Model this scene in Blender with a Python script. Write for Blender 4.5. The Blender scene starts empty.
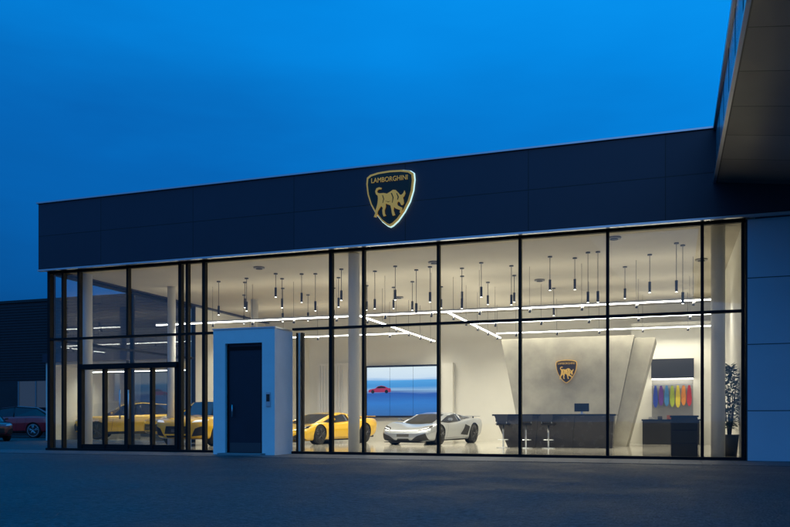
import bpy, bmesh, math, random
from mathutils import Vector, Matrix
from mathutils.bvhtree import BVHTree
random.seed(7)
R=math.radians
sc=bpy.context.scene
sc.view_settings.view_transform='Standard'
sc.view_settings.look='None'
sc.view_settings.exposure=0
COL=sc.collection

# ---------------------------------------------------------------- materials
MATS={}
def mat(name,col,rough=.5,metal=0.0,var=0.0,scale=3.0,bump=0.0,bscale=40,emit=None,estr=0,coat=0,spec=.5,stretch=None):
    if name in MATS: return MATS[name]
    m=bpy.data.materials.new(name); m.use_nodes=True
    nt=m.node_tree; b=nt.nodes['Principled BSDF']
    b.inputs['Base Color'].default_value=(*col,1)
    b.inputs['Roughness'].default_value=rough
    b.inputs['Metallic'].default_value=metal
    b.inputs['Specular IOR Level'].default_value=spec
    if coat: b.inputs['Coat Weight'].default_value=coat; b.inputs['Coat Roughness'].default_value=.05
    tc=nt.nodes.new('ShaderNodeTexCoord')
    vec=tc.outputs['Object']
    if stretch:
        mp=nt.nodes.new('ShaderNodeMapping'); mp.inputs['Scale'].default_value=stretch
        nt.links.new(vec,mp.inputs['Vector']); vec=mp.outputs['Vector']
    if var>0:
        n=nt.nodes.new('ShaderNodeTexNoise'); n.inputs['Scale'].default_value=scale; n.inputs['Detail'].default_value=6
        n.inputs['Roughness'].default_value=.6
        nt.links.new(vec,n.inputs['Vector'])
        mr=nt.nodes.new('ShaderNodeMapRange'); mr.inputs['From Min'].default_value=.3; mr.inputs['From Max'].default_value=.7
        mr.inputs['To Min'].default_value=1-var; mr.inputs['To Max'].default_value=1+var
        nt.links.new(n.outputs['Fac'],mr.inputs['Value'])
        mx=nt.nodes.new('ShaderNodeVectorMath'); mx.operation='SCALE'; mx.inputs[0].default_value=col
        nt.links.new(mr.outputs[0],mx.inputs['Scale']); nt.links.new(mx.outputs[0],b.inputs['Base Color'])
        mr2=nt.nodes.new('ShaderNodeMapRange'); mr2.inputs['To Min'].default_value=max(.02,rough-.12); mr2.inputs['To Max'].default_value=min(1,rough+.12)
        nt.links.new(n.outputs['Fac'],mr2.inputs['Value']); nt.links.new(mr2.outputs[0],b.inputs['Roughness'])
    if bump>0:
        n2=nt.nodes.new('ShaderNodeTexNoise'); n2.inputs['Scale'].default_value=bscale; n2.inputs['Detail'].default_value=5
        nt.links.new(vec,n2.inputs['Vector'])
        bp=nt.nodes.new('ShaderNodeBump'); bp.inputs['Strength'].default_value=bump; bp.inputs['Distance'].default_value=.02
        nt.links.new(n2.outputs['Fac'],bp.inputs['Height']); nt.links.new(bp.outputs[0],b.inputs['Normal'])
    if emit:
        b.inputs['Emission Color'].default_value=(*emit,1); b.inputs['Emission Strength'].default_value=estr
    MATS[name]=m; return m

def glass_mat(name,tint=(.90,.94,.94),ior=1.75):
    m=bpy.data.materials.new(name); m.use_nodes=True; nt=m.node_tree
    nt.nodes.clear()
    o=nt.nodes.new('ShaderNodeOutputMaterial'); mx=nt.nodes.new('ShaderNodeMixShader')
    t=nt.nodes.new('ShaderNodeBsdfTransparent'); t.inputs[0].default_value=(*tint,1)
    g=nt.nodes.new('ShaderNodeBsdfGlossy'); g.inputs['Roughness'].default_value=.01; g.inputs[0].default_value=(1,1,1,1)
    f=nt.nodes.new('ShaderNodeFresnel'); f.inputs['IOR'].default_value=ior
    nt.links.new(f.outputs[0],mx.inputs[0]); nt.links.new(t.outputs[0],mx.inputs[1]); nt.links.new(g.outputs[0],mx.inputs[2])
    nt.links.new(mx.outputs[0],o.inputs[0]); return m

def panel_mat(name,col,rough,metal,ax,sx,ay,sy,w=.012,ox=0,oy=0,dark=.25,var=.08,pv=.06):
    """panelled cladding: object-space joint grid on axes ax, ay"""
    m=mat(name,col,rough,metal)
    nt=m.node_tree; b=nt.nodes['Principled BSDF']
    tc=nt.nodes.new('ShaderNodeTexCoord'); sp=nt.nodes.new('ShaderNodeSeparateXYZ')
    nt.links.new(tc.outputs['Object'],sp.inputs[0])
    def M(op,a,bv=None):
        n=nt.nodes.new('ShaderNodeMath'); n.operation=op
        for i,v in enumerate((a,bv)):
            if v is None: continue
            if isinstance(v,(int,float)): n.inputs[i].default_value=v
            else: nt.links.new(v,n.inputs[i])
        return n.outputs[0]
    masks=[];ids=[]
    for a,s,of in ((ax,sx,ox),(ay,sy,oy)):
        v=M('DIVIDE',M('ADD',sp.outputs[a],of+1000*s),s)
        fr=M('FRACT',v); ids.append(M('FLOOR',v))
        masks.append(M('LESS_THAN',fr,w/s))
    k=M('MAXIMUM',masks[0],masks[1])
    cb=nt.nodes.new('ShaderNodeCombineXYZ'); nt.links.new(ids[0],cb.inputs[0]); nt.links.new(ids[1],cb.inputs[1])
    wn=nt.nodes.new('ShaderNodeTexWhiteNoise'); nt.links.new(cb.outputs[0],wn.inputs[0])
    n=nt.nodes.new('ShaderNodeTexNoise'); n.inputs['Scale'].default_value=1.3; n.inputs['Detail'].default_value=5
    nt.links.new(tc.outputs['Object'],n.inputs['Vector'])
    f=M('ADD',M('ADD',M('MULTIPLY',wn.outputs[0],pv),M('MULTIPLY',n.outputs['Fac'],var*2)),1-var-pv/2)
    f=M('MULTIPLY',f,M('SUBTRACT',1.0,M('MULTIPLY',k,1-dark)))
    mx=nt.nodes.new('ShaderNodeVectorMath'); mx.operation='SCALE'; mx.inputs[0].default_value=col
    nt.links.new(f,mx.inputs['Scale']); nt.links.new(mx.outputs[0],b.inputs['Base Color'])
    bp=nt.nodes.new('ShaderNodeBump'); bp.inputs['Strength'].default_value=.5; bp.inputs['Distance'].default_value=.01; bp.invert=True
    nt.links.new(k,bp.inputs['Height']); nt.links.new(bp.outputs[0],b.inputs['Normal'])
    return m

BLACKF=mat('black_frame',(.008,.008,.009),.6,0,spec=.2)
GLASS=glass_mat('facade_glass')
WHITEP=mat('white_render',(.80,.80,.80),.6,0,.05,1.5,.1,60)
PLASTER=mat('cream_plaster',(.76,.74,.67),.75,0,.04,.8)
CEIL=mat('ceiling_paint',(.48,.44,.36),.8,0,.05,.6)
ALU=mat('brushed_aluminium',(.6,.62,.65),.3,.9)
FLOOR=panel_mat('polished_tile',(.44,.42,.37),.10,0,0,1.2,1,1.2,.008,dark=.6,var=.06,pv=.04)
FASC=panel_mat('dark_fascia_panel',(.032,.028,.046),.40,.15,0,2.95,2,.935,.018,ox=.1,oy=-5.15,dark=.2,var=.1,pv=.25)
BLACKG=mat('black_gloss',(.01,.01,.012),.12)
BLACKM=mat('black_matte',(.015,.015,.016),.6)
CONC=mat('polished_concrete',(.40,.375,.31),.5,0,.22,1.3,.05,20)
COLW=mat('column_white',(.7,.7,.68),.5)
TYRE=mat('tyre_rubber',(.015,.015,.015),.75)
RIMD=mat('rim_dark',(.08,.08,.085),.3,.9)
RIMS=mat('rim_silver',(.5,.5,.52),.25,.9)
CGLASS=mat('car_window',(.006,.007,.008),.05,0,spec=.8)
TAIL=mat('tail_lamp',(.3,.01,.01),.2)
HEAD=mat('head_lamp',(.6,.62,.65),.15,emit=(1,1,1),estr=.35)
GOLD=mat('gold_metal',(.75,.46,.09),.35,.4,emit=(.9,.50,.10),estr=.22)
CREASE=mat('emblem_gold_dark',(.16,.10,.03),.4,.4)

# ---------------------------------------------------------------- helpers
def link(o,parent=None):
    COL.objects.link(o)
    if parent: o.parent=parent
    return o
def empty(name,loc=(0,0,0),rz=0):
    e=bpy.data.objects.new(name,None); e.empty_display_size=.3; e.location=loc; e.rotation_euler=(0,0,rz)
    COL.objects.link(e); return e
def mesh_obj(name,verts,faces,m,parent=None,smooth=False,mats=None,fm=None):
    me=bpy.data.meshes.new(name); me.from_pydata([tuple(v) for v in verts],[],faces); 
    for mm in (mats or [m]): me.materials.append(mm)
    if fm:
        for p,i in zip(me.polygons,fm): p.material_index=i
    if smooth:
        for p in me.polygons: p.use_smooth=True
    me.update()
    return link(bpy.data.objects.new(name,me),parent)
def box(name,x0,x1,y0,y1,z0,z1,m,parent=None,bev=0):
    bm=bmesh.new(); bmesh.ops.create_cube(bm,size=1)
    for v in bm.verts:
        v.co=Vector(((x0+x1)/2+v.co.x*(x1-x0),(y0+y1)/2+v.co.y*(y1-y0),(z0+z1)/2+v.co.z*(z1-z0)))
    if bev: bmesh.ops.bevel(bm,geom=bm.edges[:],offset=bev,segments=2,affect='EDGES')
    me=bpy.data.meshes.new(name); bm.to_mesh(me); bm.free(); me.materials.append(m)
    return link(bpy.data.objects.new(name,me),parent)
def cyl(name,p0,p1,r0,m,parent=None,r1=None,seg=24,smooth=True):
    if r1 is None: r1=r0
    p0=Vector(p0);p1=Vector(p1);d=p1-p0
    bm=bmesh.new()
    bmesh.ops.create_cone(bm,cap_ends=True,segments=seg,radius1=r0,radius2=r1,depth=d.length)
    q=Vector((0,0,1)).rotation_difference(d.normalized()).to_matrix().to_4x4()
    bm.transform(Matrix.Translation((p0+p1)/2)@q)
    if smooth:
        for f in bm.faces:
            if len(f.verts)==4: f.smooth=True
    me=bpy.data.meshes.new(name); bm.to_mesh(me); bm.free(); me.materials.append(m)
    return link(bpy.data.objects.new(name,me),parent)
def prism_xz(name,pts,y0,y1,m,parent=None,bev=0):
    bm=bmesh.new()
    vs=[bm.verts.new((p[0],y0,p[1])) for p in pts]
    f=bm.faces.new(vs)
    r=bmesh.ops.extrude_face_region(bm,geom=[f])
    for v in r['geom']:
        if isinstance(v,bmesh.types.BMVert): v.co.y=y1
    bmesh.ops.recalc_face_normals(bm,faces=bm.faces[:])
    bmesh.ops.triangulate(bm,faces=[f for f in bm.faces if len(f.verts)>4])
    me=bpy.data.meshes.new(name); bm.to_mesh(me); bm.free(); me.materials.append(m)
    return link(bpy.data.objects.new(name,me),parent)
def area(name,loc,sx,sy,power,col,up=False,parent=None,spread=180):
    l=bpy.data.lights.new(name,'AREA'); l.shape='RECTANGLE'; l.size=sx; l.size_y=sy; l.energy=power; l.color=col; l.spread=R(spread)
    o=bpy.data.objects.new(name,l); o.location=loc
    if up: o.rotation_euler=(math.pi,0,0)
    return link(o,parent)

# ---------------------------------------------------------------- ground
def asphalt():
    m=mat('asphalt',(.05,.05,.052),.7)
    nt=m.node_tree;b=nt.nodes['Principled BSDF']
    tc=nt.nodes.new('ShaderNodeTexCoord')
    n1=nt.nodes.new('ShaderNodeTexNoise'); n1.inputs['Scale'].default_value=.9; n1.inputs['Detail'].default_value=8; n1.inputs['Roughness'].default_value=.7
    n2=nt.nodes.new('ShaderNodeTexNoise'); n2.inputs['Scale'].default_value=14; n2.inputs['Detail'].default_value=4
    n3=nt.nodes.new('ShaderNodeTexVoronoi'); n3.inputs['Scale'].default_value=40
    for n in (n1,n2,n3): nt.links.new(tc.outputs['Object'],n.inputs['Vector'])
    r=nt.nodes.new('ShaderNodeValToRGB'); r.color_ramp.elements[0].position=.36; r.color_ramp.elements[0].color=(.020,.021,.024,1)
    r.color_ramp.elements[1].position=.64; r.color_ramp.elements[1].color=(.075,.077,.08,1)
    nt.links.new(n1.outputs['Fac'],r.inputs[0])
    mr=nt.nodes.new('ShaderNodeMapRange'); mr.inputs['From Min'].default_value=.3; mr.inputs['From Max'].default_value=.7; mr.inputs['To Min'].default_value=.3; mr.inputs['To Max'].default_value=1.7
    nt.links.new(n2.outputs['Fac'],mr.inputs['Value'])
    sc_=nt.nodes.new('ShaderNodeVectorMath'); sc_.operation='SCALE'; nt.links.new(r.outputs[0],sc_.inputs[0]); nt.links.new(mr.outputs[0],sc_.inputs['Scale'])
    nt.links.new(sc_.outputs[0],b.inputs['Base Color'])
    bp=nt.nodes.new('ShaderNodeBump'); bp.inputs['Strength'].default_value=1.0; bp.inputs['Distance'].default_value=.02
    ad=nt.nodes.new('ShaderNodeMath'); ad.operation='ADD'; nt.links.new(n3.outputs['Distance'],ad.inputs[0]); nt.links.new(n2.outputs['Fac'],ad.inputs[1])
    nt.links.new(ad.outputs[0],bp.inputs['Height']); nt.links.new(bp.outputs[0],b.inputs['Normal'])
    mr2=nt.nodes.new('ShaderNodeMapRange'); mr2.inputs['From Min'].default_value=.3; mr2.inputs['From Max'].default_value=.7; mr2.inputs['To Min'].default_value=.38; mr2.inputs['To Max'].default_value=.8
    nt.links.new(n1.outputs['Fac'],mr2.inputs['Value']); nt.links.new(mr2.outputs[0],b.inputs['Roughness'])
    return m
ASPH=asphalt()
S=900
mesh_obj('ground',[(-S,-S,0),(S,-S,0),(S,S,0),(-S,S,0)],[(0,1,2,3)],ASPH)
PAVE=panel_mat('paving_slab',(.09,.09,.095),.6,0,0,.6,1,.6,.012,dark=.3,var=.2,pv=.35)
mesh_obj('pavement',[(-18.5,-1.9,.006),(9,-1.9,.006),(9,-.05,.006),(-18.5,-.05,.006)],[(0,1,2,3)],PAVE)
dr=empty('drainage_channel')
box('frame',-40,9,-2.14,-1.9,.0,.008,mat('channel_concrete',(.13,.13,.13),.7,0,.2,4),dr)
for i in range(100): box('grate',-39.5+i*.485,-39.5+i*.485+.46,-2.09,-1.95,.008,.013,mat('grate_steel',(.04,.04,.045),.4,.7),dr)
LINE=mat('line_paint',(.35,.35,.33),.6,0,.3,12)
pl=empty('parking_bay_marking')
for i in range(6):
    x=-38+i*2.6
    mesh_obj('line_%d'%i,[(x,9,.006),(x+.1,9,.006),(x+.1,14,.006),(x,14,.006)],[(0,1,2,3)],LINE,pl)

# ---------------------------------------------------------------- showroom building
B=empty('showroom_building')
XL,XR,YB,ZC=-16.95,1.515,13.0,5.2
box('floor_slab',XL,XR+.0,.06,YB,.0,.03,FLOOR,B)
box('plinth',XL-.03,XR,-.1,.06,0,.07,BLACKF,B)
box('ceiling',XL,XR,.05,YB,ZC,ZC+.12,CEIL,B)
box('back_wall',XL,XR+.2,YB,YB+.3,0,ZC+.1,PLASTER,B)
box('end_wall_right',XR,XR+.2,.1,YB,0,ZC+.1,PLASTER,B)
box('end_wall_left',XL-.2,XL,7.4,YB,0,ZC-.003,PLASTER,B)
FY=-.35
box('fascia_front',-17.0,8,FY,FY+.25,5.15,7.02,FASC,B)
box('fascia_left',-17.0,-16.75,FY+.25,YB+.3,5.15,7.02,FASC,B)
box('soffit_strip',-16.75,8,FY+.25,.05,5.16,5.24,mat('soffit_grey',(.3,.3,.3),.5),B)
box('roof',-16.75,8,FY+.25,YB+.3,6.7,6.9,BLACKM,B)
box('top_trim',-17.04,8,FY-.05,FY+.3,7.02,7.06,ALU,B)
box('bottom_trim',-17.02,8,FY-.02,FY+.1,5.105,5.15,ALU,B)
def mull(x,w=.07,z0=.07,z1=5.16,y0=-.06,y1=.08,nm='mullion'):
    box(nm,x-w/2,x+w/2,y0,y1,z0,z1,BLACKF,B)
MX=[-16.91,-16.42,-15.86,-12.50,-11.76,-8.07,-7.19,-5.26,-3.29,-1.32,.66,1.47]
for x in MX: mull(x,.09 if x in(-12.50,-11.76,-16.91,-8.07) else .065)
mull(-12.28,.07)
mull(-14.2,.06,3.2)
def rail(x0,x1,z,h=.06,nm='transom'):
    box(nm,x0,x1,-.05,.07,z-h/2,z+h/2,BLACKF,B)
rail(-16.9,-10.87,3.19); rail(-9.14,XR-.05,3.19)
rail(-16.9,XR,5.12,.09,'head_rail')
def gl(x0,x1,z0,z1,y=.02,nm='glass'):
    # each pane sits a hair out of true like real glazing
    j=random.uniform(-.004,.004); k=random.uniform(-.003,.003)
    mesh_obj(nm,[(x0,y-j,z0),(x1,y+j+k,z0),(x1,y+j-k,z1),(x0,y-j,z1)],[(0,1,2,3)],GLASS,B)
xs=[-16.91,-16.42,-15.86,-14.2,-12.50,-12.28,-11.76,-8.07,-7.19,-5.26,-3.29,-1.32,.66,1.47]
for a,b_ in zip(xs,xs[1:]):
    gl(a,b_,3.19,5.1)
    if not(a>=-15.87 and b_<=-12.49) and a!=-11.76: gl(a,b_,.07,3.19)
gl(-15.86,-12.5,2.42,3.19); gl(-11.76,-10.87,.07,3.19); gl(-9.14,-8.07,.07,3.19)
for i in range(3): box('louvre_blade',-9.04+i*.07,-9.01+i*.07,-.03,.12,.07,3.1,COLW if i%2 else BLACKF,B)
for y in (.1,3.7,7.3): box('side_mullion',XL-.05,XL+.09,y,y+.07,.0,5.16,BLACKF,B)
for z in (3.19,5.1): box('side_transom',XL-.04,XL+.08,.17,7.3,z-.035,z+.035,BLACKF,B)
mesh_obj('side_glass',[(XL+.02,.1,0),(XL+.02,7.35,0),(XL+.02,7.35,5.1),(XL+.02,.1,5.1)],[(0,1,2,3)],GLASS,B)
for x,y,r in ((-16.35,.9,.14),(-15.3,3.6,.13),(-7.78,.8,.15),(1.02,.8,.15),(-14.1,6.9,.13)):
    cyl('column',(x,y,.03),(x,y,ZC),r,COLW,B)
# entrance doors
E=empty('entrance_door')
box('head_box',-15.82,-12.55,-.14,.12,2.30,2.44,BLACKF,E)
for x,w in ((-15.78,.1),(-14.98,.08),(-14.22,.12),(-13.4,.08),(-12.6,.1)):
    box('stile',x-w/2,x+w/2,-.08,.06,.07,2.3,BLACKF,E)
box('bottom_rail',-15.73,-12.65,-.05,.05,.07,.19,BLACKF,E)
mesh_obj('door_glass',[(-15.8,.0,.1),(-12.6,.0,.1),(-12.6,.0,2.3),(-15.8,.0,2.3)],[(0,1,2,3)],GLASS,E)
for x in (-14.36,-14.08): cyl('pull_handle',(x,-.16,.9),(x,-.16,1.7),.018,ALU,E)
# white portal
P=empty('service_door_portal')
px0,px1,pyf=-10.87,-9.14,-1.0
box('jamb_left',px0,-10.53,pyf,-.02,0,2.78,WHITEP,P)
box('jamb_right',-9.49,px1,pyf,-.02,0,2.78,WHITEP,P)
box('lintel',px0,px1,pyf,-.02,2.78,3.13,WHITEP,P)
box('coping',px0-.02,px1+.02,pyf-.02,-.02,3.13,3.16,ALU,P)
box('door_leaf',-10.53,-9.49,pyf+.12,pyf+.17,0,2.78,mat('door_dark_blue',(.02,.024,.04),.4,.3,.1,3),P)
for x in (-10.51,-9.53): box('door_jamb',x-.02,x+.02,pyf+.09,pyf+.12,0,2.74,BLACKF,P)
box('door_head',-10.49,-9.55,pyf+.09,pyf+.12,2.62,2.70,BLACKF,P)
box('kick_plate',-10.46,-9.58,pyf+.114,pyf+.12,.06,.30,mat('kick_plate_steel',(.10,.10,.11),.35,.8),P)
cyl('handle',(-10.36,pyf+.05,.95),(-10.36,pyf+.05,1.25),.015,ALU,P)
box('intercom',-9.37,-9.25,pyf-.03,pyf,1.2,1.55,ALU,P,.005)
box('intercom_face',-9.355,-9.265,pyf-.036,pyf-.03,1.32,1.5,BLACKG,P)
box('step',-10.6,-9.4,pyf-.25,pyf-.002,0,.05,mat('step_concrete',(.25,.25,.25),.7),P)

Pn=empty('partition_wall')
box('wall_panel',-14.3,-12.9,YB-.28,YB-.02,.03,3.3,mat('partition_white',(.75,.73,.68),.6),Pn)
for i in range(9): box('slat',-14.2+i*.13,-14.15+i*.13,YB-.33,YB-.28,.03,3.2,COLW,Pn)
box('door_block',-8.75,-8.3,YB-.3,YB-.02,.03,3.2,PLASTER,Pn)
# ---------------------------------------------------------------- invented lit pavilion, stands in for reflections in the side glazing
D=empty('invented_pavilion')
dx0,dx1,dy0,dy1,dz=-25.2,-17.2,9.0,15.2,3.35
box('floor',dx0,dx1,dy0,dy1,0,.03,FLOOR,D)
box('back_wall',dx0,dx1,dy1,dy1+.2,0,dz,mat('pavilion_wall_grey',(.16,.19,.23),.7,0,.06,1),D)
box('left_wall',dx0-.2,dx0,dy0,dy1+.2,0,dz,PLASTER,D)
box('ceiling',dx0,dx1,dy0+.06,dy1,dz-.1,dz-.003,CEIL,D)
box('roof',dx0-.25,dx1,dy0-.15,dy1+.25,dz,dz+.35,FASC,D)
for i in range(5):
    x=dx0+.05+i*(dx1-dx0-.1)/4; box('mullion',x-.035,x+.035,dy0-.03,dy0+.06,.0,dz,BLACKF,D)
mesh_obj('glass',[(dx0,dy0+.02,.0),(dx1,dy0+.02,.0),(dx1,dy0+.02,dz),(dx0,dy0+.02,dz)],[(0,1,2,3)],GLASS,D)
# ---------------------------------------------------------------- video wall
V=empty('video_wall_screen')
box('bezel',-12.15,-8.9,YB-.18,YB-.02,.98,3.16,BLACKG,V)
vm=bpy.data.materials.new('screen_image'); vm.use_nodes=True; nt=vm.node_tree; b=nt.nodes['Principled BSDF']
b.inputs['Base Color'].default_value=(.01,.01,.01,1); b.inputs['Roughness'].default_value=.2
tc=nt.nodes.new('ShaderNodeTexCoord'); sp=nt.nodes.new('ShaderNodeSeparateXYZ'); nt.links.new(tc.outputs['Generated'],sp.inputs[0])
nz=nt.nodes.new('ShaderNodeTexNoise'); nz.inputs['Scale'].default_value=1.6; nz.inputs['Detail'].default_value=2
mp=nt.nodes.new('ShaderNodeMapping'); mp.inputs['Scale'].default_value=(.6,1,9); nt.links.new(tc.outputs['Generated'],mp.inputs[0]); nt.links.new(mp.outputs[0],nz.inputs['Vector'])
ad=nt.nodes.new('ShaderNodeMath'); ad.operation='MULTIPLY_ADD'; ad.inputs[1].default_value=.16; nt.links.new(nz.outputs['Fac'],ad.inputs[0]); 
sb=nt.nodes.new('ShaderNodeMath'); sb.operation='SUBTRACT'; sb.inputs[1].default_value=.08; nt.links.new(sp.outputs[2],sb.inputs[0]); nt.links.new(sb.outputs[0],ad.inputs[2])
rp=nt.nodes.new('ShaderNodeValToRGB'); cr=rp.color_ramp
cr.elements[0].position=0; cr.elements[0].color=(.03,.14,.4,1)
cr.elements[1].position=1; cr.elements[1].color=(.8,.9,.95,1)
for p,c in ((.25,(.03,.2,.6)),(.45,(.02,.10,.42)),(.52,(.3,.5,.75)),(.62,(.06,.30,.7)),(.72,(.1,.4,.8)),(.78,(.7,.82,.95))):
    e=cr.elements.new(p); e.color=(*c,1)
nt.links.new(ad.outputs[0],rp.inputs[0]); nt.links.new(rp.outputs[0],b.inputs['Emission Color']); b.inputs['Emission Strength'].default_value=1.0
box('picture',-12.05,-9.0,YB-.2,YB-.182,1.06,3.08,vm,V)
PR=mat('pictured_car_red',(.2,.01,.03),.4,emit=(.26,.015,.07),estr=1)
cx0,cz0=-11.98,2.0
prof=[(0,.04),(.0,.13),(.10,.17),(.30,.20),(.42,.29),(.58,.32),(.74,.29),(.88,.22),(1.0,.20),(1.02,.10),(1.0,.04)]
prism_xz('pictured_car',[(cx0+a*.98,cz0+c) for a,c in prof],YB-.206,YB-.202,PR,V)
prism_xz('pictured_window',[(cx0+.33,cz0+.205),(cx0+.43,cz0+.28),(cx0+.57,cz0+.30),(cx0+.72,cz0+.27),(cx0+.78,cz0+.21)],YB-.209,YB-.2065,BLACKG,V)
for a in (.19,.80):
    cyl('pictured_wheel',(cx0+a,YB-.207,cz0+.07),(cx0+a,YB-.203,cz0+.07),.075,BLACKG,V,seg=20)
for i in (1,2): box('seam_v%d'%i,-12.05+i*1.017,-12.045+i*1.017,YB-.214,YB-.2,1.06,3.08,BLACKG,V)
box('seam_h',-12.05,-9,YB-.212,YB-.203,2.065,2.07,BLACKG,V)

# ---------------------------------------------------------------- emblem sign
def emblem(name,loc,s,halo,halo_str):
    e=empty(name,loc)
    half=[(0,.665),(.3,.65),(.50,.61),(.585,.55),(.60,.40),(.57,.15),(.49,-.10),(.36,-.33),(.20,-.53),(.07,-.635),(0,-.665)]
    out=half+[(-x,z) for x,z in reversed(half[1:-1])]
    def sh(k): return [(x*k*s,(z*k)*s) for x,z in out]
    if halo: prism_xz('halo_backplate',sh(1.03),.05*s,.09*s,mat('halo_acrylic',(.8,.9,.9),.4,emit=(.50,.80,.80),estr=halo_str),e)
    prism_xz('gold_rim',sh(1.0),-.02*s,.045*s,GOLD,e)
    prism_xz('black_field',sh(.93),-.03*s,-.021*s,mat('emblem_black',(.035,.022,.010),.3),e)
    prism_xz('inner_line',sh(.87),-.033*s,-.0305*s,CREASE,e)
    prism_xz('inner_field',sh(.85),-.036*s,-.0335*s,MATS['emblem_black'],e)
    # charging bull, head lowered to the right, tail whipped up
    bull=[(.13,.60),(.12,.70),(.06,.75),(.035,.84),(.075,.93),(.17,.955),(.25,.93),(.23,.89),(.155,.90),(.10,.865),(.095,.81),(.15,.775),
      (.21,.765),(.32,.765),(.43,.735),(.53,.78),(.63,.835),(.72,.82),(.80,.74),(.86,.665),(.91,.655),(.97,.70),(1.01,.78),(1.035,.70),(1.0,.615),(.955,.575),
      (.975,.50),(.985,.40),(.95,.345),(.90,.35),(.86,.43),(.80,.47),(.765,.42),(.78,.35),(.86,.30),(.935,.265),(.925,.17),(.885,.10),(.85,.12),(.87,.20),(.80,.225),(.70,.27),(.66,.33),
      (.645,.22),(.675,.12),(.70,.06),(.62,.045),(.595,.13),(.575,.25),(.545,.37),(.45,.41),(.38,.44),(.385,.34),(.345,.23),(.355,.13),(.395,.07),(.315,.05),(.285,.13),(.275,.23),(.29,.31),(.23,.38),
      (.17,.30),(.115,.22),(.10,.13),(.06,.04),(-.01,.06),(.03,.15),(.045,.25),(.085,.36),(.115,.47)]
    T=lambda p:((p[0]-.5)*.76*s,(p[1]*.78-.47)*s)
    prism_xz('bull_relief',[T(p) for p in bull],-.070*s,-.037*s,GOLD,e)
    for i,l in enumerate(([(.27,.70),(.31,.58),(.28,.46),(.30,.46),(.34,.58),(.30,.70)],[(.56,.74),(.62,.60),(.60,.44),(.62,.44),(.655,.60),(.60,.74)],[(.74,.72),(.79,.60),(.77,.52),(.80,.52),(.83,.60),(.77,.72)],[(.36,.52),(.48,.49),(.56,.50),(.48,.47)])):
        prism_xz('bull_crease_%d'%i,[T(p) for p in l],-.073*s,-.0705*s,CREASE,e)
    t=bpy.data.curves.new('title_text','FONT'); t.body='LAMBORGHINI'; t.size=.165*s; t.align_x='CENTER'; t.extrude=.008*s; t.space_character=1.02
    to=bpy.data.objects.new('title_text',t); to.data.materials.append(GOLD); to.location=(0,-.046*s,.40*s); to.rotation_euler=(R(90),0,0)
    link(to,e); to.scale=(.84,1,1)
    return e
emblem('shield_emblem_sign',(-6.34,FY-.11,6.175),1.0,True,1.0)

# ---------------------------------------------------------------- feature wall
F=empty('feature_wall')
def taper(name,x0t,x1t,x0b,x1b,yf,yb,z0,z1,m,par,yft=None):
    yft=yf if yft is None else yft
    v=[(x0b,yf,z0),(x1b,yf,z0),(x1b,yb,z0),(x0b,yb,z0),(x0t,yft,z1),(x1t,yft,z1),(x1t,yb,z1),(x0t,yb,z1)]
    return mesh_obj(name,v,[(0,3,2,1),(4,5,6,7),(0,1,5,4),(1,2,6,5),(2,3,7,6),(3,0,4,7)],m,par)
taper('concrete_body',-5.23,-1.05,-4.57,-1.75,7.5,9.2,.03,3.52,CONC,F,7.35)
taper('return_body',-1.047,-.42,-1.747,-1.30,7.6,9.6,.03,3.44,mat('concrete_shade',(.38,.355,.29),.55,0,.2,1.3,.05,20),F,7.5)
emblem('shield_emblem_sign.001',(-3.12,7.30,2.42),.56,False,0)

# ---------------------------------------------------------------- desk
Dk=empty('reception_desk')
DM=mat('desk_dark_stone',(.035,.032,.032),.25,0,.25,4)
taper('desk_front',-5.14,-1.56,-4.75,-1.62,6.0,6.45,.03,1.0,DM,Dk,5.85)
box('desk_top',-5.2,-1.5,5.78,6.75,1.0,1.05,BLACKG,Dk,.008)
taper('desk_back',-2.6,-1.6,-2.6,-1.65,6.46,7.1,.03,.74,DM,Dk)
for x in (-3.9,-2.8): mesh_obj('facet_line',[(x,5.995,.05),(x+.02,5.995,.05),(x+.12,5.848,.99),(x+.10,5.848,.99)],[(0,1,2,3)],BLACKG,Dk)
Mo=empty('computer_monitor',(-2.55,6.4,1.05))
box('panel',-.22,.22,0,.03,.08,.33,BLACKG,Mo,.005); box('stand',-.03,.03,.03,.06,.0,.2,ALU,Mo); box('foot',-.12,.12,-.06,.12,0,.012,ALU,Mo)
def stool(nm,x,y,rz):
    e=empty(nm,(x,y,.03),rz)
    cyl('base',(0,0,0),(0,0,.02),.2,ALU,e); cyl('pole',(0,0,.02),(0,0,.68),.025,ALU,e)
    box('seat',-.2,.2,-.19,.19,.68,.76,BLACKM,e,.03); 
    box('backrest',-.19,.19,.15,.19,.78,1.0,BLACKM,e,.015)
    for sx in (-.15,.15): cyl('back_post',(sx,.17,.74),(sx,.17,.8),.012,ALU,e,seg=8)
    bm=bmesh.new(); me=bpy.data.meshes.new('foot_ring')
    n=20; vs=[]
    for i in range(n):
        a=2*math.pi*i/n; vs.append([bm.verts.new((math.cos(a)*(.15+.012*math.cos(t)),math.sin(a)*(.15+.012*math.cos(t)),.25+.012*math.sin(t))) for t in (0,1.57,3.14,4.71)])
    for i in range(n):
        for j in range(4): bm.faces.new((vs[i][j],vs[(i+1)%n][j],vs[(i+1)%n][(j+1)%4],vs[i][(j+1)%4]))
    bm.to_mesh(me); bm.free(); me.materials.append(ALU); link(bpy.data.objects.new('foot_ring',me),e)
stool('bar_stool',-4.75,5.3,R(175)); stool('bar_stool.001',-4.05,5.2,R(190)); stool('bar_stool.002',-3.4,5.3,R(170))

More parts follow.
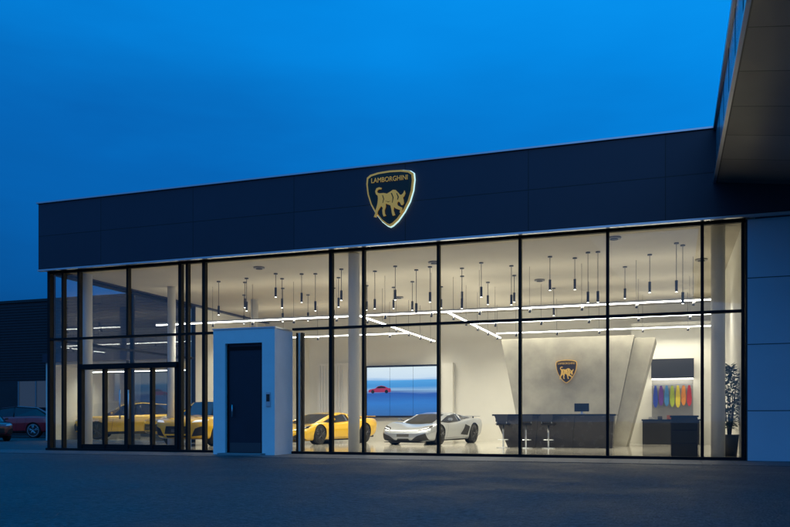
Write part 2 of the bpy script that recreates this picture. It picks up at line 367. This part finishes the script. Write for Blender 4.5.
# ---------------------------------------------------------------- sample display
Sd=empty('leather_sample_display')
yd=11.0
box('partition',-1.3,XR,yd,yd+.25,.03,4.3,PLASTER,Sd)
box('header',-.62,.78,yd-.3,yd,2.32,3.0,BLACKM,Sd)
box('led_strip',-.6,.76,yd-.28,yd-.06,2.29,2.318,mat('led_warm',(1,1,1),.5,emit=(1,.93,.8),estr=6),Sd)
box('niche_back',-.6,.76,yd-.02,yd-.002,.95,2.29,mat('niche_grey',(.3,.29,.27),.6),Sd)
box('rail',-.6,.76,yd-.12,yd-.09,2.08,2.1,ALU,Sd)
cols=[(.02,.05,.35),(.12,.03,.25),(.05,.2,.45),(.35,.45,.02),(.75,.6,.02),(.75,.25,.01),(.5,.02,.02)]
for i,c in enumerate(cols):
    cx=-.48+i*.185
    pts=[(cx-.03,2.08),(cx+.03,2.08),(cx+.06,1.9),(cx+.085,1.6),(cx+.07,1.4),(cx+.02,1.3),(cx-.03,1.33),(cx-.075,1.45),(cx-.08,1.65),(cx-.055,1.9)]
    zo=.07*((i*3)%4)/3
    prism_xz('hide_%d'%i,[(a,b__+ (0 if b__>2 else zo)) for a,b__ in pts],yd-.12+.01*(i%2),yd-.09+.01*(i%2),mat('hide_col_%d'%i,c,.5,0,.15,20),Sd)
box('counter',-.9,.95,yd-.6,yd-.003,.03,.85,BLACKM,Sd,.01)
box('counter_top',-.93,.98,yd-.63,yd-.003,.85,.9,BLACKG,Sd)
for i in range(5):
    box('ledge_item',-.7+i*.3,-.55+i*.3,yd-.5,yd-.3,.9,.98+.03*(i%3),mat('item_%d'%(i%3),[(.4,.4,.4),(.05,.05,.06),(.35,.1,.05)][i%3],.4),Sd,.005)
Cb=empty('storage_cabinet')
box('carcass',.02,.60,.95,1.45,.03,.93,BLACKM,Cb,.01)
box('top',-.0,.62,.93,1.47,.93,.97,BLACKG,Cb,.005)
for z in (.33,.63): box('drawer_gap',.05,.57,.945,.951,z,z+.008,BLACKG,Cb)
# ---------------------------------------------------------------- plant
Pt=empty('potted_plant',(1.30,1.5,.03))
cyl('pot',(0,0,0),(0,0,.5),.16,mat('pot_dark',(.03,.03,.03),.4),Pt,r1=.21)
LEAF=mat('leaf_green',(.05,.09,.035),.5,0,.4,30)
BARK=mat('bark',(.09,.06,.04),.8,0,.3,20)
for i in range(6):
    a=random.uniform(0,6.3); cyl('stem',(.03*math.cos(a),.03*math.sin(a),.48),(.16*math.cos(a),.16*math.sin(a),1.5+random.random()*.3),.016,BARK,Pt,r1=.006,seg=7)
lv=[];lf=[]
for i in range(950):
    h=random.random(); z=.65+h*1.45; r=(.33*math.sin(math.pi*min(1,h*.85+.12)))*math.sqrt(random.random()); a=random.uniform(0,6.3)
    c=Vector((r*math.cos(a),r*math.sin(a),z)); 
    if c.x>.19: c.x=.19-random.random()*.1
    d=Vector((math.cos(a),math.sin(a),random.uniform(-.6,.8))).normalized()*random.uniform(.08,.16)
    s_=d.cross(Vector((random.uniform(-.4,.4),random.uniform(-.4,.4),1))).normalized()*.028
    k=len(lv); lv+= [c,c+d*.5+s_,c+d,c+d*.5-s_]; lf.append((k,k+1,k+2,k+3))
mesh_obj('foliage',lv,lf,LEAF,Pt)

# ---------------------------------------------------------------- luminaires
LED=mat('led_line',(1,1,1),.5,emit=(1,.96,.87),estr=10)
WARM=(1,.91,.73)
def lum(nm,x0,x1,y0,y1,z,pd,pu,top=ZC):
    e=empty(nm)
    box('housing',x0,x1,y0,y1,z,z+.05,COLW,e)
    d=.008
    box('diffuser',x0+d,x1-d,y0+d,y1-d,z-.028,z-.001,LED,e)
    cx,cy=(x0+x1)/2,(y0+y1)/2
    area('lamp_down',(cx,cy,z-.035),x1-x0,max(.06,y1-y0),pd,WARM,False,e,140)
    if pu: area('lamp_up',(cx,cy,z+.07),x1-x0,max(.06,y1-y0),pu,WARM,True,e)
    n=int(max(x1-x0,y1-y0)/1.6)+1
    for i in range(n):
        t=(i+.5)/n; hx,hy=x0+(x1-x0)*t,y0+(y1-y0)*t
        cyl('suspension',(hx,hy,z+.05),(hx,hy,top),.005,BLACKM,e,seg=6)
        if pu: cyl('spot_head',(hx,hy,z-.15),(hx+.03,hy,z-.035),.035,BLACKM,e,seg=12)
zl=4.05
lum('linear_light_fixture',-16.2,-8.96,4.0,4.07,zl,135,22)
lum('linear_light_fixture.001',-8.8,1.3,4.0,4.07,zl,205,34)
lum('linear_light_fixture.002',-8.95,-8.88,4.1,12.2,zl,170,28)
lum('linear_light_fixture.003',-6.2,-6.13,4.1,11.8,zl,160,28)
lum('linear_light_fixture.004',-6.1,1.3,7.0,7.07,zl,130,24)
lum('linear_light_fixture.005',-16.2,-9.0,9.0,9.07,zl,160,26)
lum('linear_light_fixture.006',-6.0,1.3,10.2,10.27,zl,160,34)
lum('pavilion_fill_light',-24.8,-17.5,11.0,11.07,3.05,120,0,3.25)  # added lamp that lights the stand-in cars in the pavilion
PEN=mat('pendant_black',(.02,.02,.02),.4)
def pendant(i,x,y,zb,L=.28,r=.035):
    nm='pendant_lamp' if i==0 else 'pendant_lamp.%03d'%i
    e=empty(nm,(x,y,0))
    cyl('cable',(0,0,zb+L),(0,0,ZC-.03),.008,PEN,e,seg=6); cyl('shade',(0,0,zb),(0,0,zb+L),r,PEN,e,seg=14)
    cyl('rose',(0,0,ZC-.03),(0,0,ZC),.06,PEN,e,seg=14); cyl('lens',(0,0,zb-.004),(0,0,zb+.0),r*.7,LED,e,seg=14)
pp=[(-13.3,3.2,4.15),(-12.6,3.6,4.4),(-12.2,3.0,4.2),(-11.2,3.4,4.3),(-11.0,2.6,4.5),(-9.9,3.0,4.1),(-9.2,5.4,4.4),(-8.9,2.6,4.3),(-8.5,6.0,4.5),(-8.1,3.2,4.1),(-7.6,5.2,4.3),(-7.0,6.4,4.5),(-6.4,3.1,4.2),(-5.9,4.8,4.45),(-5.4,6.1,4.5),(-4.9,3.0,4.25),(-4.4,5.2,4.4),(-3.0,2.8,4.3),(-2.4,3.2,4.35),(-1.2,4.9,4.3),(.15,2.2,4.0),(.3,2.5,3.75),(-2.0,2.6,3.9),(-1.75,2.6,3.9),(-10.4,5.5,4.2),(-12.0,5.0,4.1),
    (-6.9,3.4,3.95),(-7.3,2.7,4.25),(-5.6,3.6,4.05),(-9.5,3.8,4.3),(-10.3,2.9,4.35),(-4.2,3.7,4.1),(-.5,3.4,4.2),(-3.6,7.9,4.3),(-11.8,6.5,4.3),(-13.9,5.8,4.2)]
for i,(x,y,z) in enumerate(pp): pendant(i,x,y,z)
for i,(x,y) in enumerate(((-11.0,1.6),(-6.1,2.5),(-1.25,1.1),(.8,4.5),(-3.8,6.2),(-9,8))):
    e=empty('ceiling_vent' if i==0 else 'ceiling_vent.%03d'%i,(x,y,ZC)); cyl('ring',(0,0,-.04),(0,0,0),.16,mat('vent_grey',(.2,.19,.17),.5),e); cyl('core',(0,0,-.06),(0,0,-.04),.09,BLACKM,e)

# ---------------------------------------------------------------- cars
def car(name,x,y,head,kind,paint,z=0.0,scale=1.0,rim=None,lamp=None):
    rim=rim or RIMD; lamp=lamp or HEAD
    e=empty(name,(x,y,z),head); e.scale=(scale,)*3
    sp_=kind=='sports'
    if sp_:
        st=[(2.40,.50,.22,.36,.40),(2.36,.74,.13,.44,.46),(2.22,.90,.11,.54,.53),(1.9,.98,.11,.69,.60),(1.42,1.0,.12,.80,.68),(.95,.97,.12,.76,.76),(.3,.93,.12,.74,.82),(-.4,.95,.12,.79,.86),(-.95,1.0,.12,.87,.92),(-1.4,1.03,.14,.92,.95),(-1.85,1.01,.18,.93,.94),(-2.2,.96,.28,.91,.91),(-2.3,.88,.36,.84,.86)]
        gh=[(1.38,.72,.66,.62,.70),(.25,.80,.74,.58,1.06),(-.35,.80,.78,.56,1.13),(-1.15,.76,.85,.46,1.07),(-2.05,.66,.90,.38,.93)]
        wx=(1.45,-1.32); wr=(.335,.36); W=(1.0,1.03)
    else:
        st=[(2.52,.62,.42,.70,.76),(2.46,.84,.32,.82,.86),(2.32,.94,.25,.92,.95),(2.0,.98,.22,.99,1.01),(1.5,1.0,.22,1.02,1.05),(1.0,.98,.22,1.03,1.08),(0,.96,.23,1.06,1.1),(-1.2,.99,.24,1.1,1.12),(-1.8,1.0,.26,1.1,1.12),(-2.3,.95,.3,1.05,1.1),(-2.48,.86,.4,.95,1.02)]
        gh=[(1.3,.84,1.0,.76,1.05),(.45,.86,1.04,.67,1.54),(-.4,.86,1.07,.66,1.64),(-1.5,.84,1.1,.62,1.56),(-2.36,.78,1.06,.6,1.14)]
        wx=(1.52,-1.48); wr=(.385,.385); W=(1.0,1.0)
    verts=[];faces=[]
    n=16
    for (sx,w,zb,zs,zt) in st:
        h_=zs-zb
        h=[(0,zb),(.8*w,zb),(.94*w,zb+.05),(.975*w,zb+.35*h_),(1.0*w,zb+.62*h_),(.97*w,zs-.03),(.88*w,zs),(.5*w,zs*.35+zt*.65),(0,zt)]
        ring=h+[(-a,b) for a,b in reversed(h[1:-1])]
        verts+=[(sx,a,b) for a,b in ring]
    for i in range(len(st)-1):
        for j in range(n):
            a=i*n+j;b_=i*n+(j+1)%n; faces.append((a,b_,b_+n,a+n))
    faces.append(tuple(range(n))); faces.append(tuple(reversed(range((len(st)-1)*n,len(st)*n))))
    me=bpy.data.meshes.new('body'); me.from_pydata(verts,[],faces); me.materials.append(paint); me.materials.append(BLACKM)
    bm=bmesh.new(); bm.from_mesh(me); bmesh.ops.recalc_face_normals(bm,faces=bm.faces[:])
    cl=bm.edges.layers.float.get('crease_edge') or bm.edges.layers.float.new('crease_edge')
    for ed in bm.edges:
        i0,i1=ed.verts[0].index,ed.verts[1].index
        if i0%n==i1%n and (i0%n) in (4,6,n-4,n-6): ed[cl]=.55
    bm.to_mesh(me); bm.free()
    o=bpy.data.objects.new('tmp',me); COL.objects.link(o)
    s=o.modifiers.new('s','SUBSURF'); s.levels=3; s.render_levels=3
    dg=bpy.context.evaluated_depsgraph_get(); evm=bpy.data.meshes.new_from_object(o.evaluated_get(dg))
    bvh=BVHTree.FromPolygons([v.co.copy() for v in evm.vertices],[tuple(p.vertices) for p in evm.polygons])
    bpy.data.meshes.remove(evm)
    cuts=[]
    for k,cxx in enumerate(wx):
        for sy in (-1,1):
            c=cyl('cut',(cxx,sy*.60,wr[k]),(cxx,sy*1.3,wr[k]),wr[k]+.035,BLACKM,seg=36,smooth=False)
            bmo=o.modifiers.new('b','BOOLEAN'); bmo.object=c; bmo.operation='DIFFERENCE'; bmo.solver='EXACT'
            try: bmo.material_mode='TRANSFER'
            except Exception: pass
            cuts.append(c)
    dg=bpy.context.evaluated_depsgraph_get(); me2=bpy.data.meshes.new_from_object(o.evaluated_get(dg)); me2.name='body'
    for p in me2.polygons: p.use_smooth=True
    for c in cuts+[o]: bpy.data.objects.remove(c,do_unlink=True)
    try: me2.set_sharp_from_angle(angle=R(38))
    except Exception: pass
    link(bpy.data.objects.new('body',me2),e)
    def drape(nm,poly,axis,sy,m,off=.006,N=10):
        """trim panel following the bodywork; poly = 4 corners in front (y,z), side (x,z) or plan (x,y)"""
        vs=[];fs=[]
        P=[Vector(p) for p in poly]
        for i in range(N+1):
            for j in range(N+1):
                u,v=i/N,j/N
                p=(P[0]*(1-u)+P[1]*u)*(1-v)+(P[3]*(1-u)+P[2]*u)*v
                if axis=='x': o_=Vector((4,p.x*sy,p.y)); d=Vector((-1,0,0))
                elif axis=='r': o_=Vector((-4,p.x*sy,p.y)); d=Vector((1,0,0))
                elif axis=='y': o_=Vector((p.x,3*sy,p.y)); d=Vector((0,-sy,0))
                else: o_=Vector((p.x,p.y*sy,3)); d=Vector((0,0,-1))
                hit=bvh.ray_cast(o_,d)
                if hit[0] is None: hit=bvh.find_nearest(o_+d*1.8)
                q=hit[0]+hit[1]*off if hit[1].dot(d)<0 else hit[0]-hit[1]*off
                vs.append(q)
        for i in range(N):
            for j in range(N):
                a=i*(N+1)+j; fs.append((a,a+1,a+N+2,a+N+1))
        return mesh_obj(nm,vs,fs,m,e,True)
    verts=[];faces=[];fm=[]
    for (sx,wb,zb,wt,zt) in gh:
        h=[(wb,zb-.06),(wb*.99,zb+.02),(wt+.03,zt-.06),(wt*.86,zt-.005),(0,zt+.01)]
        ring=h+[(-a,b) for a,b in reversed(h[:-1])]
        verts+=[(sx,a,b) for a,b in ring]
    n=9; ns=len(gh)
    for i in range(ns-1):
        for j in range(n-1):
            a=i*n+j; faces.append((a,a+1,a+1+n,a+n))
            jj=min(j,7-j)
            if jj==0: fm.append(0)
            elif jj==1: fm.append(1 if i<ns-2 or not sp_ else 0)
            elif jj==2: fm.append(0)
            else: fm.append(1 if (i==0 or i==ns-2) else 0)
    faces.append(tuple(range(n))); fm.append(0); faces.append(tuple(reversed(range((ns-1)*n,ns*n)))); fm.append(0)
    mesh_obj('cabin',verts,faces,None,e,False,[paint,CGLASS],fm)
    g=gh
    def strip(nm,pts,w,m):
        for i in range(len(pts)-1): cyl(nm,pts[i],pts[i+1],w,m,e,seg=8)
    for sy in (-1,1):
        q=lambda i:(g[i][0],sy*(g[i][3]+.03),g[i][4]-.055)
        strip('roof_rail',[(g[0][0],sy*(g[0][1]),g[0][2]),q(1),q(2),q(3),(g[4][0],sy*(g[4][1]-.02),g[4][2])],.026,paint if sp_ else BLACKM)
        xp=-.65 if sp_ else -.35
        strip('b_pillar',[(xp,sy*(g[2][1]-.01),g[2][2]),(xp+.05,sy*(g[2][3]+.03),g[2][4]-.08)],.03,paint if sp_ else BLACKG)
        mx_=.80 if sp_ else .9; mz=.83 if sp_ else 1.12
        cyl('mirror_arm',(mx_,sy*.78,mz-.04),(mx_-.02,sy*.96,mz+.03),.016,BLACKM,e,seg=8)
        box('mirror',mx_-.08,mx_+.03,sy*1.0-.09,sy*1.0+.09,mz,mz+.09,paint,e,.03)
        if sp_:
            drape('lamp_surround',[(.50,.47),(.90,.56),(.90,.66),(.62,.585)],'x',sy,BLACKG,.005)
            drape('head_lamp',[(.56,.505),(.82,.565),(.84,.60),(.64,.56)],'x',sy,lamp,.010,6)
            drape('intake',[(.30,.16),(.86,.17),(.80,.40),(.52,.31)],'x',sy,BLACKM)
            drape('side_intake',[(-.25,.34),(-.80,.30),(-.92,.62),(-.62,.70)],'y',sy,BLACKM)
            drape('sill',[(1.02,.10),(-.86,.10),(-.86,.19),(1.02,.17)],'y',sy,BLACKM)
            drape('tail_lamp',[(.42,.66),(.84,.66),(.84,.76),(.42,.74)],'r',sy,TAIL)
            drape('engine_vent',[(-.95,.62),(-1.6,.55),(-1.6,.70),(-.95,.76)],'z',sy,BLACKM)
        else:
            drape('head_lamp',[(.52,.80),(.93,.82),(.93,.90),(.60,.865)],'x',sy,lamp,.008,6)
            drape('intake',[(.52,.34),(.90,.38),(.90,.70),(.66,.60)],'x',sy,BLACKM)
            drape('sill',[(1.08,.24),(-1.04,.25),(-1.04,.37),(1.08,.34)],'y',sy,BLACKM)
            drape('tail_lamp',[(.30,.84),(.86,.84),(.86,.94),(.30,.92)],'r',sy,TAIL)
        sw=.012
        zt_=.70 if sp_ else 1.0
        for xa,xb in ((.92,.80),(-.50,-.62)):
            drape('door_seam',[(xa,.22),(xa+sw,.22),(xb+sw,zt_),(xb,zt_)],'y',sy,BLACKM,.003,8)
        if not sp_: drape('door_seam',[(-1.0,.5),(-.988,.5),(-1.1,1.02),(-1.112,1.02)],'y',sy,BLACKM,.003,8)
    if not sp_:
        drape('grille',[(-.50,.42),(.50,.42),(.44,.68),(-.44,.68)],'x',1,BLACKM); plz=(.48,.58)
        drape('lower_grille',[(-.46,.30),(.46,.30),(.46,.37),(-.46,.37)],'x',1,BLACKM)
    else:
        drape('centre_intake',[(-.26,.15),(.26,.15),(.20,.22),(-.20,.22)],'x',1,BLACKM); plz=(.28,.37)
        box('splitter',2.0,2.42,-.72,.72,.085,.11,BLACKM,e,.01)
    drape('number_plate',[(-.23,plz[0]),(.23,plz[0]),(.23,plz[1]),(-.23,plz[1])],'x',1,mat('plate_black',(.08,.08,.08),.4),.012,3)
    box('diffuser',-2.34 if sp_ else -2.5,-2.0,-.7,.7,.2,.36,BLACKM,e,.01)
    if sp_:
        box('wing',-2.34,-2.1,-.80,.80,.985,1.005,paint,e,.008)
        for sy in (-.55,.55): box('wing_post',-2.26,-2.18,sy-.015,sy+.015,.88,.985,BLACKM,e)
    for k_,cxx in enumerate(wx):
        r_=wr[k_]
        for sy in (-1,1):
            yo=sy*(W[k_]-.035); yi=sy*(W[k_]-.30)
            cyl('tyre',(cxx,yi,r_),(cxx,yo-sy*.02,r_),r_,TYRE,e,seg=40)
            cyl('tyre_wall',(cxx,yo-sy*.02,r_),(cxx,yo,r_),r_,TYRE,e,r1=r_*.93,seg=40)
            cyl('rim_lip',(cxx,yo-sy*.02,r_),(cxx,yo+sy*.006,r_),r_*.80,rim,e,seg=32)
            cyl('rim_well',(cxx,yo,r_),(cxx,yo+sy*.009,r_),r_*.74,BLACKM,e,seg=32)
            for k in range(10):
                a=2*math.pi*(k//2)/5+(.16 if k%2 else -.16)+.3
                cyl('spoke',(cxx,yo+sy*.014,r_),(cxx+r_*.76*math.cos(a),yo+sy*.010,r_+r_*.76*math.sin(a)),.020,rim,e,r1=.014,seg=6)
            cyl('hub',(cxx,yo,r_),(cxx,yo+sy*.03,r_),.05,rim,e,seg=12)
    return e
YEL=mat('paint_yellow',(.80,.47,.01),.25,0,coat=1)
SIL=mat('paint_silver',(.42,.45,.50),.28,.6,coat=1)
RED=mat('paint_red',(.62,.012,.02),.3,0,coat=1)
DRED=mat('paint_dark',(.12,.01,.02),.3,0,coat=1)
HOFF=mat('head_lamp_off',(.5,.52,.55),.1,.3)
car('sports_car',-8.05,9.2,R(-100),'sports',SIL,.03)
car('sports_car.001',-12.0,8.2,R(-102),'sports',YEL,.03)
car('sports_utility_vehicle',-14.9,5.6,R(-88),'suv',YEL,.03,.95)
car('reflected_suv',-23.0,11.9,R(-150),'suv',YEL,.03,1,None,HOFF)  # solid stand-in for a yellow car reflected in the side glass
car('reflected_suv.001',-19.4,12.0,R(-128),'suv',YEL,.03,1,None,HOFF)  # second stand-in for a reflected car
car('hatchback_car',-31.3,13.4,R(192),'suv',RED,0,.97,RIMS,HOFF)
car('hatchback_car.001',-27.9,8.0,R(-30),'suv',DRED,0,.80,RIMS,HOFF)

# ---------------------------------------------------------------- adjoining building right
A=empty('adjoining_building')
WP=panel_mat('white_cladding',(.62,.68,.76),.4,.05,0,3.0,2,1.4,.020,ox=-1.53,oy=.35,dark=.15,var=.06,pv=.10)
box('clad_wall',1.53,9,-.12,.2,0,5.10,WP,A)
box('corner_trim',1.517,1.53,-.13,.1,0,5.10,BLACKF,A)
box('upper_wall',1.73,9,.2,YB,0,5.10,BLACKM,A)
Cn=empty('canopy_roof')
CM=panel_mat('canopy_soffit_panel',(.20,.185,.175),.38,.3,0,1.5,1,1.35,.024,ox=.58,oy=.6,dark=.15,var=.12,pv=.35)
LF=mat('canopy_edge_metal',(.35,.38,.42),.3,.5,.08,2)
ya=-17.0
v=[(.92,ya,5.88),(9,ya,4.85),(9,FY-.004,4.85),(.92,FY-.004,5.88),(.92,ya,7.05),(9,ya,7.05),(9,FY-.004,7.05),(.92,FY-.004,7.05)]
mesh_obj('canopy_body',v,[(0,3,2,1),(4,5,6,7),(0,1,5,4),(1,2,6,5),(2,3,7,6),(3,0,4,7)],None,Cn,False,[CM,LF],[0,1,1,1,1,1])
box('edge_trim',.86,.918,ya,FY-.055,5.86,5.93,ALU,Cn)
box('top_trim',.86,.918,ya,FY-.055,6.98,7.09,ALU,Cn)
for i in range(12): box('edge_joint',.913,.9195,ya+1.35*i+.6,ya+1.35*i+.615,5.93,6.98,BLACKM,Cn)
# ---------------------------------------------------------------- warehouse left
Wh=empty('warehouse_building')
RIB=mat('dark_cladding',(.03,.032,.038),.45,.4,.15,2)
wy=17.6
box('body',-75,-24,wy,wy+14,0,7.6,RIB,Wh)
box('parapet',-75.1,-23.9,wy-.12,wy+.2,7.6,7.75,BLACKM,Wh)
for i in range(28): 
    z=3.2+i*.155
    box('rib',-75,-24,wy-.05,wy-.002,z,z+.07,RIB,Wh)
WG=mat('warehouse_window_glass',(.04,.06,.08),.08,emit=(.25,.35,.45),estr=.07)
box('window_band',-35.3,-25,wy-.06,wy-.01,1.3,3.1,WG,Wh)
for i in range(9): box('window_post',-35.3+i*1.25,-35.22+i*1.25,wy-.1,wy-.06,1.3,3.1,mat('frame_grey',(.25,.26,.28),.4,.5),Wh)
box('window_sill',-35.4,-24.9,wy-.14,wy-.0,1.2,1.3,MATS['frame_grey'],Wh)
box('dado',-75,-24,wy-.04,wy-.003,0,1.15,BLACKM,Wh)

# ---------------------------------------------------------------- world / dusk fill
w=bpy.data.worlds.new('World'); sc.world=w; w.use_nodes=True; nt=w.node_tree; nt.nodes.clear()
out=nt.nodes.new('ShaderNodeOutputWorld'); bg=nt.nodes.new('ShaderNodeBackground'); nt.links.new(bg.outputs[0],out.inputs[0])
sky=nt.nodes.new('ShaderNodeTexSky'); sky.sky_type='NISHITA'; sky.sun_disc=False; sky.sun_elevation=R(1.0); sky.sun_rotation=R(180)
tc=nt.nodes.new('ShaderNodeTexCoord')
dt=nt.nodes.new('ShaderNodeVectorMath'); dt.operation='DOT_PRODUCT'; dt.inputs[1].default_value=(.26,.08,1.0); nt.links.new(tc.outputs['Generated'],dt.inputs[0])
mp=nt.nodes.new('ShaderNodeMapping'); mp.inputs['Scale'].default_value=(1.2,1.2,5); nt.links.new(tc.outputs['Generated'],mp.inputs[0])
nz=nt.nodes.new('ShaderNodeTexNoise'); nz.inputs['Scale'].default_value=2.0; nz.inputs['Detail'].default_value=6; nt.links.new(mp.outputs[0],nz.inputs['Vector'])
ma=nt.nodes.new('ShaderNodeMath'); ma.operation='MULTIPLY_ADD'; ma.inputs[1].default_value=.28; nt.links.new(nz.outputs['Fac'],ma.inputs[0]); nt.links.new(dt.outputs['Value'],ma.inputs[2])
mr=nt.nodes.new('ShaderNodeMapRange'); mr.inputs['From Min'].default_value=-.1; mr.inputs['From Max'].default_value=.8; nt.links.new(ma.outputs[0],mr.inputs['Value'])
rp=nt.nodes.new('ShaderNodeValToRGB'); cr_=rp.color_ramp
cr_.elements[0].position=0; cr_.elements[0].color=(.004,.048,.18,1)
cr_.elements[1].position=1; cr_.elements[1].color=(.003,.34,.97,1)
for p,c in ((.25,(.002,.068,.26)),(.5,(.0015,.125,.46)),(.75,(.001,.24,.76))):
    e=cr_.elements.new(p); e.color=(*c,1)
nt.links.new(mr.outputs[0],rp.inputs[0])
tn=nt.nodes.new('ShaderNodeVectorMath'); tn.operation='MULTIPLY'; tn.inputs[1].default_value=(.0003,.003,.008); nt.links.new(sky.outputs[0],tn.inputs[0])
add=nt.nodes.new('ShaderNodeVectorMath'); add.operation='ADD'; nt.links.new(rp.outputs[0],add.inputs[0]); nt.links.new(tn.outputs[0],add.inputs[1])
# glow added low in the sky behind the camera to light the facade
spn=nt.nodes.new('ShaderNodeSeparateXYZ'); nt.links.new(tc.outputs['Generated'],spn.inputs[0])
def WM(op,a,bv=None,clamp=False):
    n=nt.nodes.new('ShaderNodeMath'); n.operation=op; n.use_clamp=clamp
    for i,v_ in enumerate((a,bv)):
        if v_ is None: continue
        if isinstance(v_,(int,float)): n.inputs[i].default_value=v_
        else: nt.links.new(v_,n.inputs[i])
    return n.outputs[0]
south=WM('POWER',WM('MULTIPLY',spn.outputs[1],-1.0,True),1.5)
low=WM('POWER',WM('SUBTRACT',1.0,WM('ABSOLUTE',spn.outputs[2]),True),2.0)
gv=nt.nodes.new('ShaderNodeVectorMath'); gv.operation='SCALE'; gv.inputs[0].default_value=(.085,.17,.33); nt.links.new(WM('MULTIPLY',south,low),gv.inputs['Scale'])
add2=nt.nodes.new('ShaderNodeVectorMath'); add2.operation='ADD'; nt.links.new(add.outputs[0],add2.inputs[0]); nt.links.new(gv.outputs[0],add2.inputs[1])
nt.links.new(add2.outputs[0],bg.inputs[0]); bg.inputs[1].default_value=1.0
sl=bpy.data.lights.new('dusk_fill','SUN'); sl.energy=.06; sl.angle=R(30); sl.color=(.6,.78,1)  # faint bluish fill added for the fascia, no visible sun at dusk
so=bpy.data.objects.new('dusk_fill',sl); so.rotation_euler=(R(70),0,R(8)); COL.objects.link(so)

# ---------------------------------------------------------------- camera
cd=bpy.data.cameras.new('camera'); co=bpy.data.objects.new('camera',cd); COL.objects.link(co)
cd.sensor_width=36; cd.lens=36.18; cd.shift_y=.199; cd.clip_end=3000; cd.clip_start=.1
co.location=(0,-18.4,.85); co.rotation_euler=(R(90),0,R(19.1))
sc.camera=co
